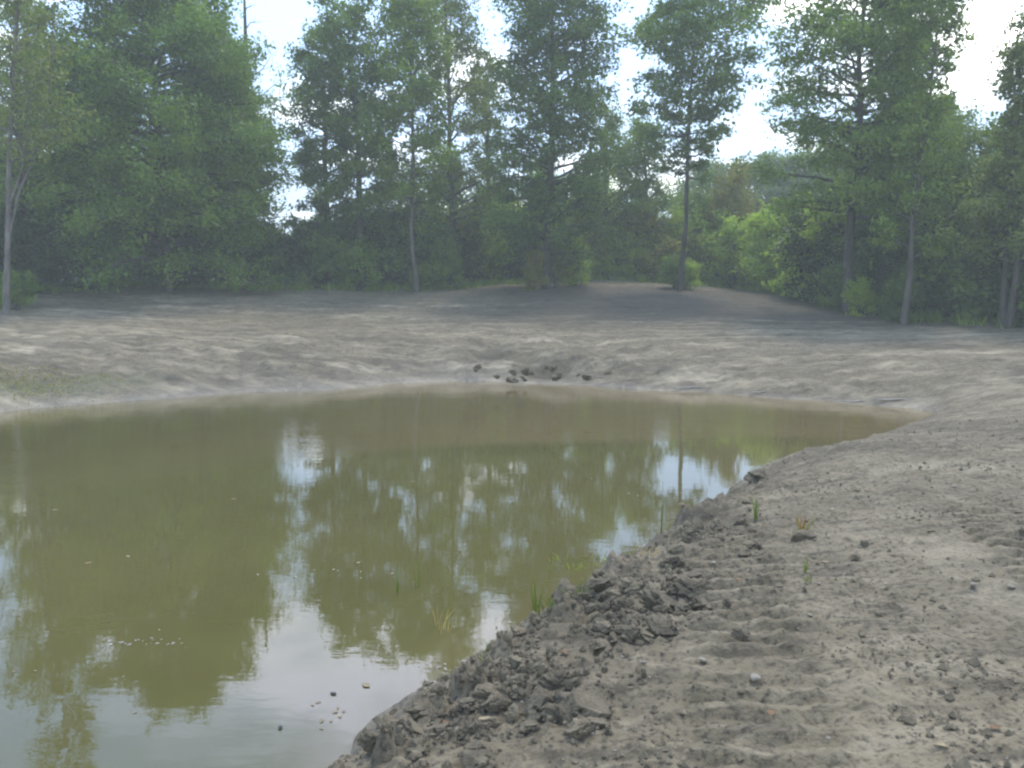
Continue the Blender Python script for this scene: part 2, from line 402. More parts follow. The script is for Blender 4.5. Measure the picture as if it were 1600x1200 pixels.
dry = .6 * ss(.0, .6, fbm(GX * .16 + .1 * GY, GY * 1.1, 5, 241, .6) * ss(19, 25, GY) + fbm(GX * .4, GY * .8, 4, 243) * (1 - ss(19, 25, GY))) * ss(9, 15, GY) * (1 - ss(30, 34, GY)) + .4 * ss(.15, .45, fbm(GX * .10 + .02 * GY, GY * 2.6, 4, 245)) * ss(18, 21, GY) * (1 - ss(31, 34, GY)) + .35 * ss(.15, .5, fbm(GX * .7, GY * 1.8, 4, 247, .6)) * (GY > 12) * (1 - ss(22, 25, GY)) + .3 * ss(.1, .6, fbm(GX * .9, GY * .9, 4, 251)) * (GY < 12)
moss = np.exp(-((SDG - .9) / .5) ** 2) * (1 - ss(-8.2, -6.0, GX + .5 * n1)) * (GY > 9) * .45
litter = ss(.0, 1.2, GY - (36.2 + .35 * np.abs(np.minimum(GX, 0)) * 0 - np.maximum(GX - 8, 0) * 1.55 - 1.2 * ss(0, -14, GX) * 0) + n1 * .8)
litter = np.maximum(litter, ss(40, 44, np.hypot(GX, GY)))
wet = np.exp(-np.maximum(SDG, 0) / .13) + .55 * np.exp(-np.maximum(SDG, 0) / .7) * (GY > 10) * (GX < 0)
wet = np.clip(wet, 0, 1)
me = grid_mesh('ground', gx, gy, GH, None, (('damp_dark', damp_dark), ('dry', np.clip(dry, 0, 1)), ('moss', moss), ('litter', litter), ('wet', wet)))
tag(link('ground', me, SOIL), 'bare graded grey brown earth around the pond', None, None, 'structure')
del GX, GY, GH, SDG, damp_dark, dry, moss, litter, wet

wx = np.arange(-20.5, 9, .12); wy = np.arange(-6.5, 21, .12)
WX, WY = np.meshgrid(wx, wy); WS = sdist(WX, WY)
ln = 12.6 - .0 * WX - .045 * (WX - 3.2) ** 2 * (WX < 3.2) + .3 * vn(WX * .5, WY * .5, 301)
band = ss(-.15, .5, WY - ln) * ss(-6, .5, WX) + ss(-.3, 1.6, WY - ln) * (1 - ss(-6, .5, WX))
silt = np.clip(.65 * band * (.12 + .88 * ss(-6.5, .5, WX + .4 * vn(WX * .8, WY * .8, 303))) + .35 * ss(-3, 0, WS) * ss(8, 12, WY) + .25 * ss(-.6, 0, WS), 0, 1)
rpx, rpy, _ = at(40, 738); ripple = np.clip(1.3 * np.exp(-((WX - rpx) / 1.6) ** 2 - ((WY - rpy) / 1.0) ** 2) + band * (.55 + .45 * vn(WX * .5, WY * 1.2, 311)), 0, 1)
me = grid_mesh('pond_water', wx, wy, np.zeros_like(WX), WS < .7, (('silt', silt), ('ripple', ripple)))
tag(link('pond_water', me, WATER), 'murky olive brown pond water mirroring the trees and sky', None, None, 'structure')

# ------------------------------------------------------------------ mesh pieces
class MB:
    def __init__(s): s.v = []; s.q = []; s.n = 0
    def add(s, co, q):
        s.v.append(np.asarray(co, float)); s.q.append(np.asarray(q, int) + s.n); s.n += len(co)
    def tube(s, pts, rad, k=6):
        pts = np.asarray(pts, float); n = len(pts)
        d = np.gradient(pts, axis=0); d /= np.linalg.norm(d, axis=1)[:, None] + 1e-9
        up = np.array([0, 0, 1.]) if abs(d[0][2]) < .9 else np.array([1., 0, 0])
        a = np.cross(d, up); a /= np.linalg.norm(a, axis=1)[:, None] + 1e-9
        b = np.cross(d, a)
        t = np.arange(k) * 2 * math.pi / k
        ring = pts[:, None, :] + np.asarray(rad)[:, None, None] * (a[:, None, :] * np.cos(t)[None, :, None] + b[:, None, :] * np.sin(t)[None, :, None])
        i = np.arange(n * k).reshape(n, k); j = np.roll(i, -1, 1)
        s.add(ring.reshape(-1, 3), np.stack([i[:-1], j[:-1], j[1:], i[1:]], -1).reshape(-1, 4))
    def mesh(s, name, smooth=True):
        return raw_mesh(name, np.concatenate(s.v), np.concatenate(s.q), smooth=smooth)

def leaves_mesh(name, cen, tone, size, rng, flat=.5, aspect=1.7, hang=.0):
    """one small pointed, slightly folded leaf spray per centre"""
    n = len(cen)
    az = rng.uniform(0, 2 * math.pi, n); tilt = rng.normal(0, 1 - flat * .6, n) - hang
    d = np.stack([np.cos(az) * np.cos(tilt), np.sin(az) * np.cos(tilt), np.sin(tilt)], -1)
    r = rng.normal(0, 1, (n, 3)); r[:, 2] *= (1 - flat)
    sd_ = np.cross(d, rng.normal(0, .6, (n, 3)) * np.array([1, 1, .6]) + np.array([0, 0, 1.])); sd_ /= np.linalg.norm(sd_, axis=1)[:, None] + 1e-9
    L_ = size * rng.uniform(.6, 1.35, n)[:, None]; W_ = L_ / aspect
    nrm = np.cross(d, sd_)
    p0 = cen - d * L_ * .5; p2 = cen + d * L_ * .5 - nrm * L_ * .12
    p1 = cen + sd_ * W_ * .5 + nrm * L_ * .1; p3 = cen - sd_ * W_ * .5 + nrm * L_ * .1 - d * L_ * .08
    co = np.stack([p0, p1, p2, p3], 1).reshape(-1, 3)
    q = np.arange(n * 4).reshape(n, 4)
    return raw_mesh(name, co, q, fattrs=(('tone', tone),))

def tree_meshes(seed, H, Rc, base=.3, nb=34, leaves=22000, size=.15, tr=.14, prof='oval', up=.5, sag=.1, clump=.42,
                lean=(0, 0), path=None, limbs=(), gap=0.0, extra=(), stems=1, skew=(0, 0), spread=1.0, k=8):
    """skeleton: trunk(s), limbs, twigs; leaves gather round the twigs"""
    rng = np.random.default_rng(seed)
    nb = int(nb * 1.3); leaves = int(leaves * 1.02); up = up * 1.2
    wood = MB(); C = []; CT = []; CS = []
    for st in range(stems):
        n = 14; t = np.linspace(0, 1, n)
        if path is not None:
            pp = np.array(path, float)
            P = np.stack([np.interp(t, np.linspace(0, 1, len(pp)), pp[:, i]) for i in range(3)], -1)
            P[:, 2] = t * H
            kk = np.array([.25, .5, .25])
            for _ in range(1):
                P[1:-1, :2] = .25 * P[:-2, :2] + .5 * P[1:-1, :2] + .25 * P[2:, :2]
        else:
            wob = np.cumsum(rng.normal(0, .05, (n, 2)), 0) * (H / 12); wob -= wob[0]
            off = np.array([math.cos(st * 2.4 + seed), math.sin(st * 2.4 + seed)]) * (.0 if stems == 1 else 1)
            hs = H * (1 if st == 0 else rng.uniform(.7, .95))
            P = np.stack([wob[:, 0] + lean[0] * t + off[0] * (.15 + .6 * t) * min(1, Rc * .4), wob[:, 1] + lean[1] * t + off[1] * (.15 + .6 * t) * min(1, Rc * .4), t * hs], -1)
        P[0, 2] = -.25
        rad = tr * (1 - t) ** .8 + .012; rad[0] *= 1.35; rad[1] *= 1.08
        if stems > 1: rad *= .7
        wood.tube(P, rad, k)
        nbs = nb // stems
        for i in range(nbs):
            u = (i + rng.uniform(0, 1)) / nbs
            tt = base + (1 - base) * u ** .9
            tt = min(tt, .985)
            if prof == 'oval': f = max(0, 1 - (abs(u - .42) / .66) ** 2.6) ** .55
            elif prof == 'cone': f = (1 - u) ** .75 * .95 + .10
            elif prof == 'broad': f = (1 - u ** 2.0) ** .72 * (.75 + .25 * min(1, u * 4)) + .10
            elif prof == 'top': f = (.35 + .65 * ss(0, .6, np.array(u))) * (1 - max(0, (u - .75) / .25) ** 2 * .65)
            elif prof == 'column': f = (.75 + .25 * math.sin(u * 9)) * (1 - max(0, (u - .7) / .3) ** 2 * .55)
            f = float(f)
            az = i * 2.399 + rng.uniform(-.5, .5); bt = rng.normal(0, .17)
            ln_ = Rc * f * rng.uniform(.62, 1.18)
            o = np.array([np.interp(tt, t, P[:, j]) for j in range(3)])
            el = up * (.35 + .9 * u) + rng.normal(0, .12)
            dirv = np.array([math.cos(az) + skew[0], math.sin(az) + skew[1], 0]); 
            m = 7; s_ = np.linspace(0, 1, m)[:, None]
            b = o + dirv * math.cos(el) * ln_ * s_ + np.array([0, 0, 1]) * (math.sin(el) * ln_ * s_ - sag * ln_ * s_ ** 2.2)
            b[1:] += np.cumsum(rng.normal(0, .03 * ln_ ** .7, (m - 1, 3)), 0)
            br = (np.interp(tt, t, rad) * .45 + .008) * (1 - s_[:, 0] * .85)
            wood.tube(b, br, 4)
            ns = int(3 + ln_ * 2.6)
            for j in range(ns):
                v = rng.uniform(.22, 1.0) if ln_ > .8 else rng.uniform(.05, 1.0)
                q0 = np.array([np.interp(v, s_[:, 0], b[:, c_]) for c_ in range(3)])
                a2 = az + rng.choice([-1, 1]) * rng.uniform(.4, 1.3); l2 = ln_ * .34 * (1.15 - v * .6) * rng.uniform(.5, 1.2) + .12
                q1 = q0 + np.array([math.cos(a2), math.sin(a2), rng.normal(.12, .28) - sag]) * l2
                wood.tube(np.array([q0, (q0 + q1) / 2 + rng.normal(0, .03, 3), q1]), [.011, .008, .004], 3)
                if rng.uniform() < gap: continue
                tone = np.clip(rng.normal(.45, .22) + .25 * (v - .5) + bt, 0, 1)
                for pt_ in ((q1, 1.0), ((q0 + q1) / 2, .7)):
                    C.append(pt_[0]); CT.append(tone); CS.append(pt_[1] * clump * rng.uniform(.7, 1.25) * min(1, .5 + ln_ * .3))
    for lp in limbs:
        lp = np.array(lp, float); tt_ = np.linspace(0, 1, 12)
        Q_ = np.stack([np.interp(tt_, np.linspace(0, 1, len(lp)), lp[:, i]) for i in range(3)], -1)
        wood.tube(Q_, tr * .55 * (1 - tt_ * .85), 6)
        for q0 in Q_[4:]:
            for _ in range(4):
                a2 = rng.uniform(0, 6.28); q1 = q0 + np.array([math.cos(a2) * .6, math.sin(a2) * .6, .35]) * rng.uniform(.4, 1.2)
                wood.tube(np.array([q0, (q0 + q1) / 2, q1]), [.012, .009, .004], 3)
                C.append(q1); CT.append(rng.uniform(.2, .7)); CS.append(clump * .8)
    for e in extra:   # further clumps given directly: x, y, z, radius
        C.append(np.array(e[:3])); CT.append(.5); CS.append(e[3])
    C = np.array(C); CT = np.array(CT); CS = np.array(CS)
    wgt = CS ** 1.6; wgt /= wgt.sum()
    idx = rng.choice(len(C), leaves, p=wgt)
    off = rng.normal(0, 1, (leaves, 3)); off /= np.linalg.norm(off, axis=1)[:, None]
    off *= (rng.uniform(0, 1, leaves) ** .55)[:, None]
    off *= np.array([1.1, 1.1, .85]) * CS[idx][:, None]
    off[:, 2] -= .12 * (off[:, 0] ** 2 + off[:, 1] ** 2)
    tone = np.clip(CT[idx] + rng.normal(0, .16, leaves), 0, 1)
    cen = C[idx] + off; cen[:, 2] = np.maximum(cen[:, 2], .05)
    cm = leaves_mesh('crown', cen, tone, size, rng)
    return wood.mesh('trunk'), cm

PLACED = []
def place_tree(meshes, px, Y, label, leafm, barkm, name='tree', cat='tree', group=None, rz=0., scale=1., x=None, sz=None):
    X = col(px, Y) if x is None else x
    r = empty(name, (X, Y, gz(X, Y, False) - .03), rz); r.scale = (scale, scale, sz or scale)
    tag(r, label, cat, group)
    for nm, me, mt in (('trunk', meshes[0], BARK[barkm]), ('crown', meshes[1], LEAF[leafm])):
        if not me.materials: me.materials.append(mt)
        o = link(nm, me, None, r)
        if me.materials[0] != mt:
            o.material_slots[0].link = 'OBJECT'; o.material_slots[0].material = mt
    return r
def HT(px, Y, top):
    X = col(px, Y); return ztop(top, Y) - gz(X, Y, False) + .03
def tree(seed, px, Y, top, halfw, label, leafm='green', barkm='dark', name='tree', **kw):
    H = HT(px, Y, top); Rc = halfw / F * Y * 1.12
    return place_tree(tree_meshes(seed, H, Rc, **kw), px, Y, label, leafm, barkm, name=name)

# ------------------------------------------------------------------ the main trees
H1 = HT(14, 26, -210)
tree(1, 14, 26, -210, 105, 'slender pale barked tree leaning slightly at the left edge of the bank', 'grey', 'pale', base=.34, nb=34,
     leaves=6500, size=.13, tr=.075, prof='column', up=1.05, sag=.02, clump=.40, gap=.15,
     path=[(-.12, 0, 0), (.05, 0, 1), (.16, 0, 2), (.30, 0, 3), (.46, .05, 4), (.66, .1, 5), (.80, .1, 6), (.85, .1, 7), (.85, 0, 8)],
     limbs=[[(.1, 0, 2.2), (.45, .1, 3.6), (.95, .15, 4.6), (1.3, .2, 5.6), (1.6, .2, 7.4), (1.7, .2, 9)], [(.25, 0, 3.3), (.7, -.1, 4.2), (.95, -.1, 5.4), (1.0, 0, 7)]])
tree(2, 45, 31, 15, 100, 'thin grey green tree behind the pale slender tree on the left', 'mid', 'grey', base=.15, nb=40, leaves=9000, prof='column', up=.7, clump=.42, gap=.25)
tree(3, 130, 34.5, 95, 100, 'mid green tree filling in left of the big rounded tree', 'green', 'dark', base=.08, nb=54, leaves=30000, prof='oval', up=.45, clump=.5)
tree(4, 262, 32.5, -85, 172, 'large dense rounded green tree with low drooping branches', 'green', 'dark', name='broadleaf_tree', base=.07, nb=125, leaves=98000, size=.15, tr=.17, prof='broad', up=.42, sag=.16, clump=.5)
tree(5, 352, 35, 45, 77, 'green tree on the right shoulder of the big rounded tree', 'green', 'dark', base=.07, nb=66, leaves=40000, prof='broad', up=.5, sag=.14, clump=.48)
tree(6, 514, 36, 62, 50, 'dark narrow tree nearest the sky gap right of the big tree', 'dark', 'dark', base=.16, nb=38, leaves=15000, prof='oval', up=.6, clump=.44)
tree(7, 566, 35, 22, 76, 'tall dark tree with two bare patches of sky low in its crown', 'dark', 'dark', base=.22, nb=42, leaves=17000, prof='oval', up=.7, clump=.45, gap=.1)
tree(8, 652, 34, 8, 72, 'tree with thin pale bare lower trunk left of centre', 'mid', 'grey', base=.30, nb=36, leaves=13500, tr=.085, prof='oval', up=.8, clump=.45)
tree(9, 708, 37, -40, 80, 'tall airy tree with a feathery see-through top', 'grey', 'grey', base=.2, nb=46, leaves=15000, size=.14, prof='oval', up=.95, clump=.42, gap=.1)
tree(10, 765, 40, 95, 42, 'thin low tree between the airy tree and the dense central tree', 'grey', 'grey', base=.1, nb=30, leaves=8000, prof='oval', up=.8, clump=.4, gap=.2)
tree(11, 852, 35, -55, 88, 'tall dense tree just right of the picture centre', 'dark', 'dark', base=.10, nb=84, leaves=42000, tr=.16, prof='oval', up=.55, clump=.44, name='broadleaf_tree')
tree(20, 1008, 42, 205, 44, 'airy low tree behind, between the central tree and the open layered tree', 'mid', 'dark', base=.08, nb=36, leaves=11000, prof='oval', up=.8, clump=.45, gap=.1)
tree(12, 945, 41, 185, 48, 'shorter tree behind, right of the tall central tree', 'mid', 'dark', base=.08, nb=34, leaves=9500, prof='oval', up=.9, clump=.42, gap=.15)
tree(13, 1062, 34.5, -40, 100, 'open layered tree with a bare lower trunk and sky between its branches', 'dark', 'dark', base=.36, nb=52, leaves=19000, size=.165, tr=.09, prof='top', up=.22, sag=.04, clump=.44, gap=.12)
tree(14, 1326, 29, -90, 116, 'tall broad tree with wide branches reaching left over the clearing', 'mid', 'dark', base=.26, nb=66, leaves=30000, size=.15, tr=.17, prof='oval', up=.5, clump=.44, skew=(-.14, 0), name='broadleaf_tree')
tree(15, 1412, 26.5, -30, 62, 'slim leaning tree with grey lower trunk at the right bank', 'mid', 'grey', base=.2, nb=44, leaves=9500, size=.13, tr=.085, prof='column', up=.85, clump=.36, lean=(.75, 0), gap=.12)
tree(16, 1388, 32, -10, 70, 'tree behind, between the broad tree and the slim leaning tree', 'mid', 'dark', base=.1, nb=50, leaves=20000, prof='column', up=.6, clump=.45)
tree(17, 1468, 33, 150, 66, 'lower green tree behind the slim leaning tree', 'mid', 'dark', base=.05, nb=44, leaves=20000, prof='cone', up=.6, clump=.48)
tree(18, 1572, 25, 42, 66, 'tree with dark forked stems near the right edge', 'grey', 'dark', base=.2, nb=46, leaves=14000, size=.13, prof='column', up=.95, clump=.38, stems=2)
tree(19, 1650, 26, -40, 95, 'tall leafy tree cut by the right edge of the picture', 'mid', 'dark', base=.15, nb=54, leaves=20000, prof='oval', up=.7, clump=.42)

# dead tree pole
wood = MB(); Yd = 36.5; Hd = HT(396, Yd, -14)
rng = np.random.default_rng(5)
pts = np.array([(0, 0, -.2), (.05, 0, Hd * .25), (-.02, 0, Hd * .5), (.03, 0, Hd * .75), (.05, 0, Hd)])
wood.tube(pts, [.20, .17, .14, .10, .04], 8)
for zz, az, l in ((.93, .2, .35), (.87, .1, .5), (.80, -.3, .7), (.74, .4, .9), (.70, -.1, 1.2), (.66, 2.6, 1.0), (.6, .2, 1.3)):
    b0 = np.array([.04, 0, Hd * zz]); d = np.array([math.cos(az), math.sin(az), .9])
    mid = b0 + d * l * .5 + rng.normal(0, .06, 3); wood.tube([b0, mid, b0 + d * l + rng.normal(0, .1, 3)], [.03, .02, .006], 5)
    wood.tube([mid, mid + np.array([.3, .1, .1]) * l, mid + np.array([.35, .1, .5]) * l], [.012, .01, .004], 4)
Xd = col(396, Yd)
r = empty('dead_tree', (Xd, Yd, gz(Xd, Yd, False)))
tag(r, 'bare dead trunk sticking up like a pole behind the big tree', 'dead tree')
link('trunk', wood.mesh('trunk'), BARK['dark'], r)

# ------------------------------------------------------------------ background trees (copies of four kinds)
protos = [tree_meshes(101, 7.5, 2.6, base=.08, nb=46, leaves=15000, size=.19, prof='oval', up=.6, clump=.55),
          tree_meshes(102, 7.0, 2.2, base=.05, nb=40, leaves=13000, size=.19, prof='cone', up=.5, clump=.55),
          tree_meshes(103, 8.0, 3.0, base=.1, nb=50, leaves=16000, size=.2, prof='broad', up=.5, clump=.6),
          tree_meshes(104, 8.5, 1.9, base=.05, nb=44, leaves=13000, size=.19, prof='column', up=.7, clump=.5)]
PH = (7.5, 7.0, 8.0, 8.5)
random.seed(4)
def bgtree(px, Y, top, kind, leafm, label, group, wide=1.0):
    H = HT(px, Y, top); s = H / PH[kind]
    r = place_tree(protos[kind], px, Y, label, leafm, 'dark', rz=random.uniform(0, 6.28), scale=s * wide, sz=s, group=group)
    return r
for i, px in enumerate(range(-260, 1960, 74)):
    Y = 43 + random.uniform(-1.5, 2.5)
    if px > 1260: Y = 38 - (px - 1260) / 340 * 8 + random.uniform(0, 2)
    top = 330 + random.uniform(-25, 25)
    if 560 < px < 1040: top = (255 if px < 860 else 300) + random.uniform(-30, 35)
    if 970 < px < 1075: top = 285
    if 1060 < px < 1240: top = 335 + random.uniform(-10, 20)
    if px > 1300: top = 230 + random.uniform(-30, 50)
    if 380 < px < 500: top = 350
    if px < 330: top = 230 + random.uniform(-30, 30)
    lm = ('dark', 'mid', 'green', 'dark')[(i * 7) % 4]
    if 740 < px < 1300: lm = ('lime', 'lime', 'mid')[i % 3]; Y = max(Y, 44.5)
    if px >= 1300: lm = ('mid', 'lime', 'green', 'dark')[i % 4]
    bgtree(px, Y, top, i % 4, lm, 'small tree in the second row of the wood behind the bank', 'second row of the wood')
for i, px in enumerate(range(-400, 2100, 88)):
    Y = 56 + random.uniform(-2, 4)
    if px > 1400: Y = 48
    top = 345 + random.uniform(-15, 15)
    if 380 < px < 500: top = 365
    if px > 1300 or px < 340: top = 250 + random.uniform(-30, 30)
    bgtree(px, Y, top, (i * 3) % 4, ('dark', 'green', 'dark')[i % 3], 'tree far back in the wood', 'back row of the wood', 1.25)
for i, px in enumerate(range(-500, 2200, 66)):
    bgtree(px, 74 + random.uniform(-2, 6), 352 + random.uniform(-12, 12), (i * 3 + 1) % 4, ('dark', 'green', 'mid')[i % 3], 'tree far back in the wood', 'back row of the wood', 1.5)
for px, top, kd, lm, lb in ((1098, 262, 2, 'dark', 'distant dark tree left in the clearing gap'), (1168, 268, 0, 'dark', 'distant dark tree in the middle of the clearing gap'),
                            (1238, 250, 2, 'dark', 'distant dark tree right in the clearing gap, under the broad tree'), (1290, 250, 0, 'mid', 'distant tree half hidden behind the broad tree')):
    bgtree(px, 62, top, kd, lm, lb, 'distant trees in the clearing gap', 1.3)

# ------------------------------------------------------------------ shrubs
sh = [tree_meshes(201 + i, 1.9, 1.15, base=.02, nb=30, leaves=5200, size=.13, tr=.03, prof='oval', up=.9, clump=.34, stems=3, k=5) for i in range(3)]
def shrub(px, Y, h, kind, leafm, label, group=None, name='shrub', wide=1.0):
    s = h / 1.9
    return place_tree(sh[kind], px, Y, label, leafm, 'dark', name=name, cat='shrub' if name == 'shrub' else name.replace('_', ' '), group=group, rz=random.uniform(0, 6.28), scale=s * wide, sz=s)
def edgeY(px):       # distance of the foot of the wood along the photo's columns
    return float(np.interp(px, [-300, 0, 200, 640, 760, 1000, 1150, 1290, 1410, 1600, 1900], [27, 30, 35, 36, 38, 40.5, 40, 33, 28.5, 25.8, 21]))
for i, px in enumerate(range(-240, 800, 34)):
    Y = edgeY(px) + random.uniform(-.3, 1.2)
    shrub(px, Y, random.uniform(1.5, 2.6), i % 3, ('shadowed', 'dark', 'shadowed')[(i * 5) % 3], 'dark shrub in the shade at the foot of the left trees', 'shaded shrubs under the left trees', wide=1.15)
for i, px in enumerate(range(1290, 1900, 30)):
    Y = edgeY(px) + random.uniform(0, 1.0)
    shrub(px, Y, random.uniform(1.6, 2.8), i % 3, ('shadowed', 'dark')[i % 2], 'dark shrub in the shade at the foot of the right trees', 'shaded shrubs under the right trees', wide=1.1)
for i in range(34):
    px = 690 + i * 18.2
    Y = edgeY(px) + random.uniform(.2, 2.5)
    if i >= 32: Y = edgeY(px)
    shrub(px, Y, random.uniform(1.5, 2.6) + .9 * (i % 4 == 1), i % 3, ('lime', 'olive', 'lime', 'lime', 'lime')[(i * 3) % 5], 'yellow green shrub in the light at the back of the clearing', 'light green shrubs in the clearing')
shrub(1132, 42, 4.3, 0, 'olive', 'olive young tree with thin crown above the clearing shrubs', name='sapling', wide=.55)
shrub(1090, 43, 3.9, 1, 'mid', 'green young tree beside the open layered tree', name='sapling', wide=.6)
shrub(1143, 42.5, 2.9, 2, 'rust', 'rusty orange shrub in the clearing beside the young tree', name='shrub', wide=.5)
shrub(868, 35.6, 1.7, 1, 'olive', 'thin yellowish sapling right of the tall central tree foot', name='sapling', wide=.7)
shrub(835, 34.6, 1.3, 2, 'olive', 'small pale sapling left of the tall central tree foot', name='sapling', wide=.6)
shrub(900, 36, 1.5, 0, 'lime', 'low yellow green sapling on the mound edge right of the central tree', name='sapling', wide=.8)
for px, Y, h_, k_, lm, lb in ((655, 34.6, .8, 0, 'green', 'low brush around the foot of the pale bare trunk'), (1052, 35.2, 1.1, 1, 'mid', 'low brush left of the foot of the open layered tree'),
        (1075, 35.4, .9, 2, 'lime', 'low brush right of the foot of the open layered tree'), (1322, 29.3, 1.3, 2, 'dark', 'dark low brush behind the foot of the broad tree'), (1404, 27.1, 1.2, 0, 'dark', 'dark low brush behind the foot of the slim leaning tree'),
        (28, 27, 1.0, 1, 'green', 'low brush at the foot of the leaning pale tree on the left'), (560, 34.6, 1.6, 1, 'green', 'leafy brush in front of the tall dark tree left of centre'), (510, 35.2, 1.7, 2, 'green', 'leafy brush in front of the dark narrow tree')):
    shrub(px, Y, h_, k_, lm, lb, name='brush', wide=.9)
shrub(700, 35.6, 1.6, 0, 'mid', 'small leafy sapling right of the pale bare trunk', name='sapling', wide=.7)
shrub(1345, 28.6, .9, 0, 'lime', 'small bright green shrub at the foot of the broad tree', wide=1.0)
shrub(1478, 29.5, 2.6, 1, 'lime', 'yellow green shrub showing between the slim tree and the right trees', wide=.8)
shrub(1530, 29, 1.8, 2, 'olive', 'olive shrub low between the right hand trees', wide=.8)

# ------------------------------------------------------------------ clods, stones, leaves, sticks, grass
def blob(seed, sub=3, rough=.35, squash=.7):
    """broken lump: subdivided box pushed about by noise"""
    rng = np.random.default_rng(seed)
    n = 4 * sub
    fs = []; vs = []; base = 0
    for ax in range(3):
        for sg in (-1, 1):
            u, v = np.meshgrid(np.linspace(-1, 1, n + 1), np.linspace(-1, 1, n + 1))
            p = np.zeros((n + 1, n + 1, 3)); p[..., ax] = sg; p[..., (ax + 1) % 3] = u * (1 if sg > 0 else -1); p[..., (ax + 2) % 3] = v
            i = np.arange((n + 1) ** 2).reshape(n + 1, n + 1) + base; base += (n + 1) ** 2
            vs.append(p.reshape(-1, 3)); fs.append(np.stack([i[:-1, :-1], i[:-1, 1:], i[1:, 1:], i[1:, :-1]], -1).reshape(-1, 4))
    V = np.concatenate(vs); Q = np.concatenate(fs)
    key = np.round(V * 1000).astype(int); _, first, inv = np.unique(key, axis=0, return_index=True, return_inverse=True)
    V = V[first]; Q = inv.reshape(-1)[Q]
    d = V / np.linalg.norm(V, axis=1)[:, None]
    o = rng.uniform(0, 50, 6)
    rr = 1 + 1.5 * rough * (fbm(d[:, 0] * 1.3 + o[0] + d[:, 2], d[:, 1] * 1.3 + o[1] - d[:, 2], 4, seed, .6) + .5 * fbm(d[:, 2] * 2.5 + o[2], d[:, 0] * 2.5 + o[3], 3, seed + 5))
    rr = rr + .16 * fbm(d[:, 0] * 4 + o[4], d[:, 1] * 4 + d[:, 2] * 3 + o[5], 4, seed + 9, .65)
    for _ in range(5):       # flat broken facets
        nn = rng.normal(0, 1, 3); nn /= np.linalg.norm(nn); c = rng.uniform(.55, .85)
        dd = d @ nn; rr = np.where(dd > c / np.maximum(rr, .1), c / np.maximum(dd, .05) * (1 + .04 * vn(d[:, 0] * 6, d[:, 1] * 6, seed)), rr)
    rr = rr + .07 * fbm(d[:, 0] * 7 + o[4], d[:, 1] * 7 + d[:, 2] * 6, 3, seed + 19, .7)
    V = d * rr[:, None] * np.array([1, 1, squash])
    return V, Q
clods = [raw_mesh('soil_clod', *blob(300 + i, 6), smooth=True) for i in range(6)]
stones = [raw_mesh('stone', *blob(330 + i, 1, .2, .55), smooth=True) for i in range(3)]
def drop(me, name, px, py, r, label, cat, group, mt, zref=.5, sink=.62, sc=(1, 1, 1)):
    X, Y, _ = at(px, py, zref)
    for _ in range(4):
        z = max(gz(X, Y), 0); X, Y, _ = at(px, py, z + r * .2)
    o = link(name, me, mt); o.location = (X, Y, z + r * (1 - sink) * .6 * sc[2])
    o.rotation_euler = (random.uniform(-.3, .3), random.uniform(-.3, .3), random.uniform(0, 6.28)); o.scale = (r * sc[0], r * sc[1], r * sc[2])
    if me.materials[0] != mt: o.material_slots[0].link = 'OBJECT'; o.material_slots[0].material = mt
    tag(o, label, cat, group)
    return o
random.seed(8)
big = [(1080, 925, .105, 'big dark soil clod at the right end of the clod pile'), (1036, 945, .10, 'dark hollow sided clod in the middle of the clod pile'),
       (940, 916, .075, 'rounded dark clod at the left end of the clod pile'), (1095, 948, .07, 'dark clod low at the right end of the clod pile'),
       (985, 990, .09, 'broad broken clod just below the clod pile'), (905, 1110, .11, 'big lumpy clod low on the near bank'),
       (845, 1105, .09, 'broken clod beside the biggest lump low on the near bank'), (1185, 746, .13, 'dark clod on the bank corner by the far water'),
       (1088, 832, .07, 'dark clod alone above the water edge'), (1055, 882, .075, 'flat dark clod behind the clod pile'),
       (1255, 838, .08, 'dark clod at the root of the reddish weed')]
for i, (px, py, r, lb) in enumerate(big):
    drop(clods[i % 6], 'soil_clod', px, py, r, lb, 'soil clod', 'soil clods on the near bank', CLOD)
for i in range(96):
    if i >= 54:
        cx_, cy_, a_, b_ = ((1020, 930, 50, 26), (985, 985, 30, 22), (870, 1100, 55, 26), (690, 1150, 60, 30))[i % 4]; px = random.gauss(cx_, a_); py = random.gauss(cy_, b_)
    elif i < 44:
        t = random.random(); px = 560 + t * 600 + random.gauss(25, 28); py = 1190 - t * 400 + random.gauss(12, 26)
    else:
        px = random.uniform(1000, 1600); py = random.uniform(730, 1190)
    r = random.uniform(.022, .05) if i < 44 else random.uniform(.015, .03) if i < 54 else random.uniform(.03, .075)
    if gz(*at(px, py, .35)[:2]) < .1: continue
    drop(clods[i % 6], 'soil_clod', px, py, r, 'small crumbly dark soil lump lying on the near bank', 'soil clod', 'small soil lumps on the near bank', CR if i % 3 else CLOD)
for i in range(46):
    px = random.gauss(845, 55); py = random.uniform(548, 594)
    drop(clods[i % 6], 'soil_clod', px, py, random.uniform(.04, .09), 'lump of dug earth lying on the far bank', 'soil clod', 'earth lumps on the far bank', SOIL, zref=.3, sink=.9)
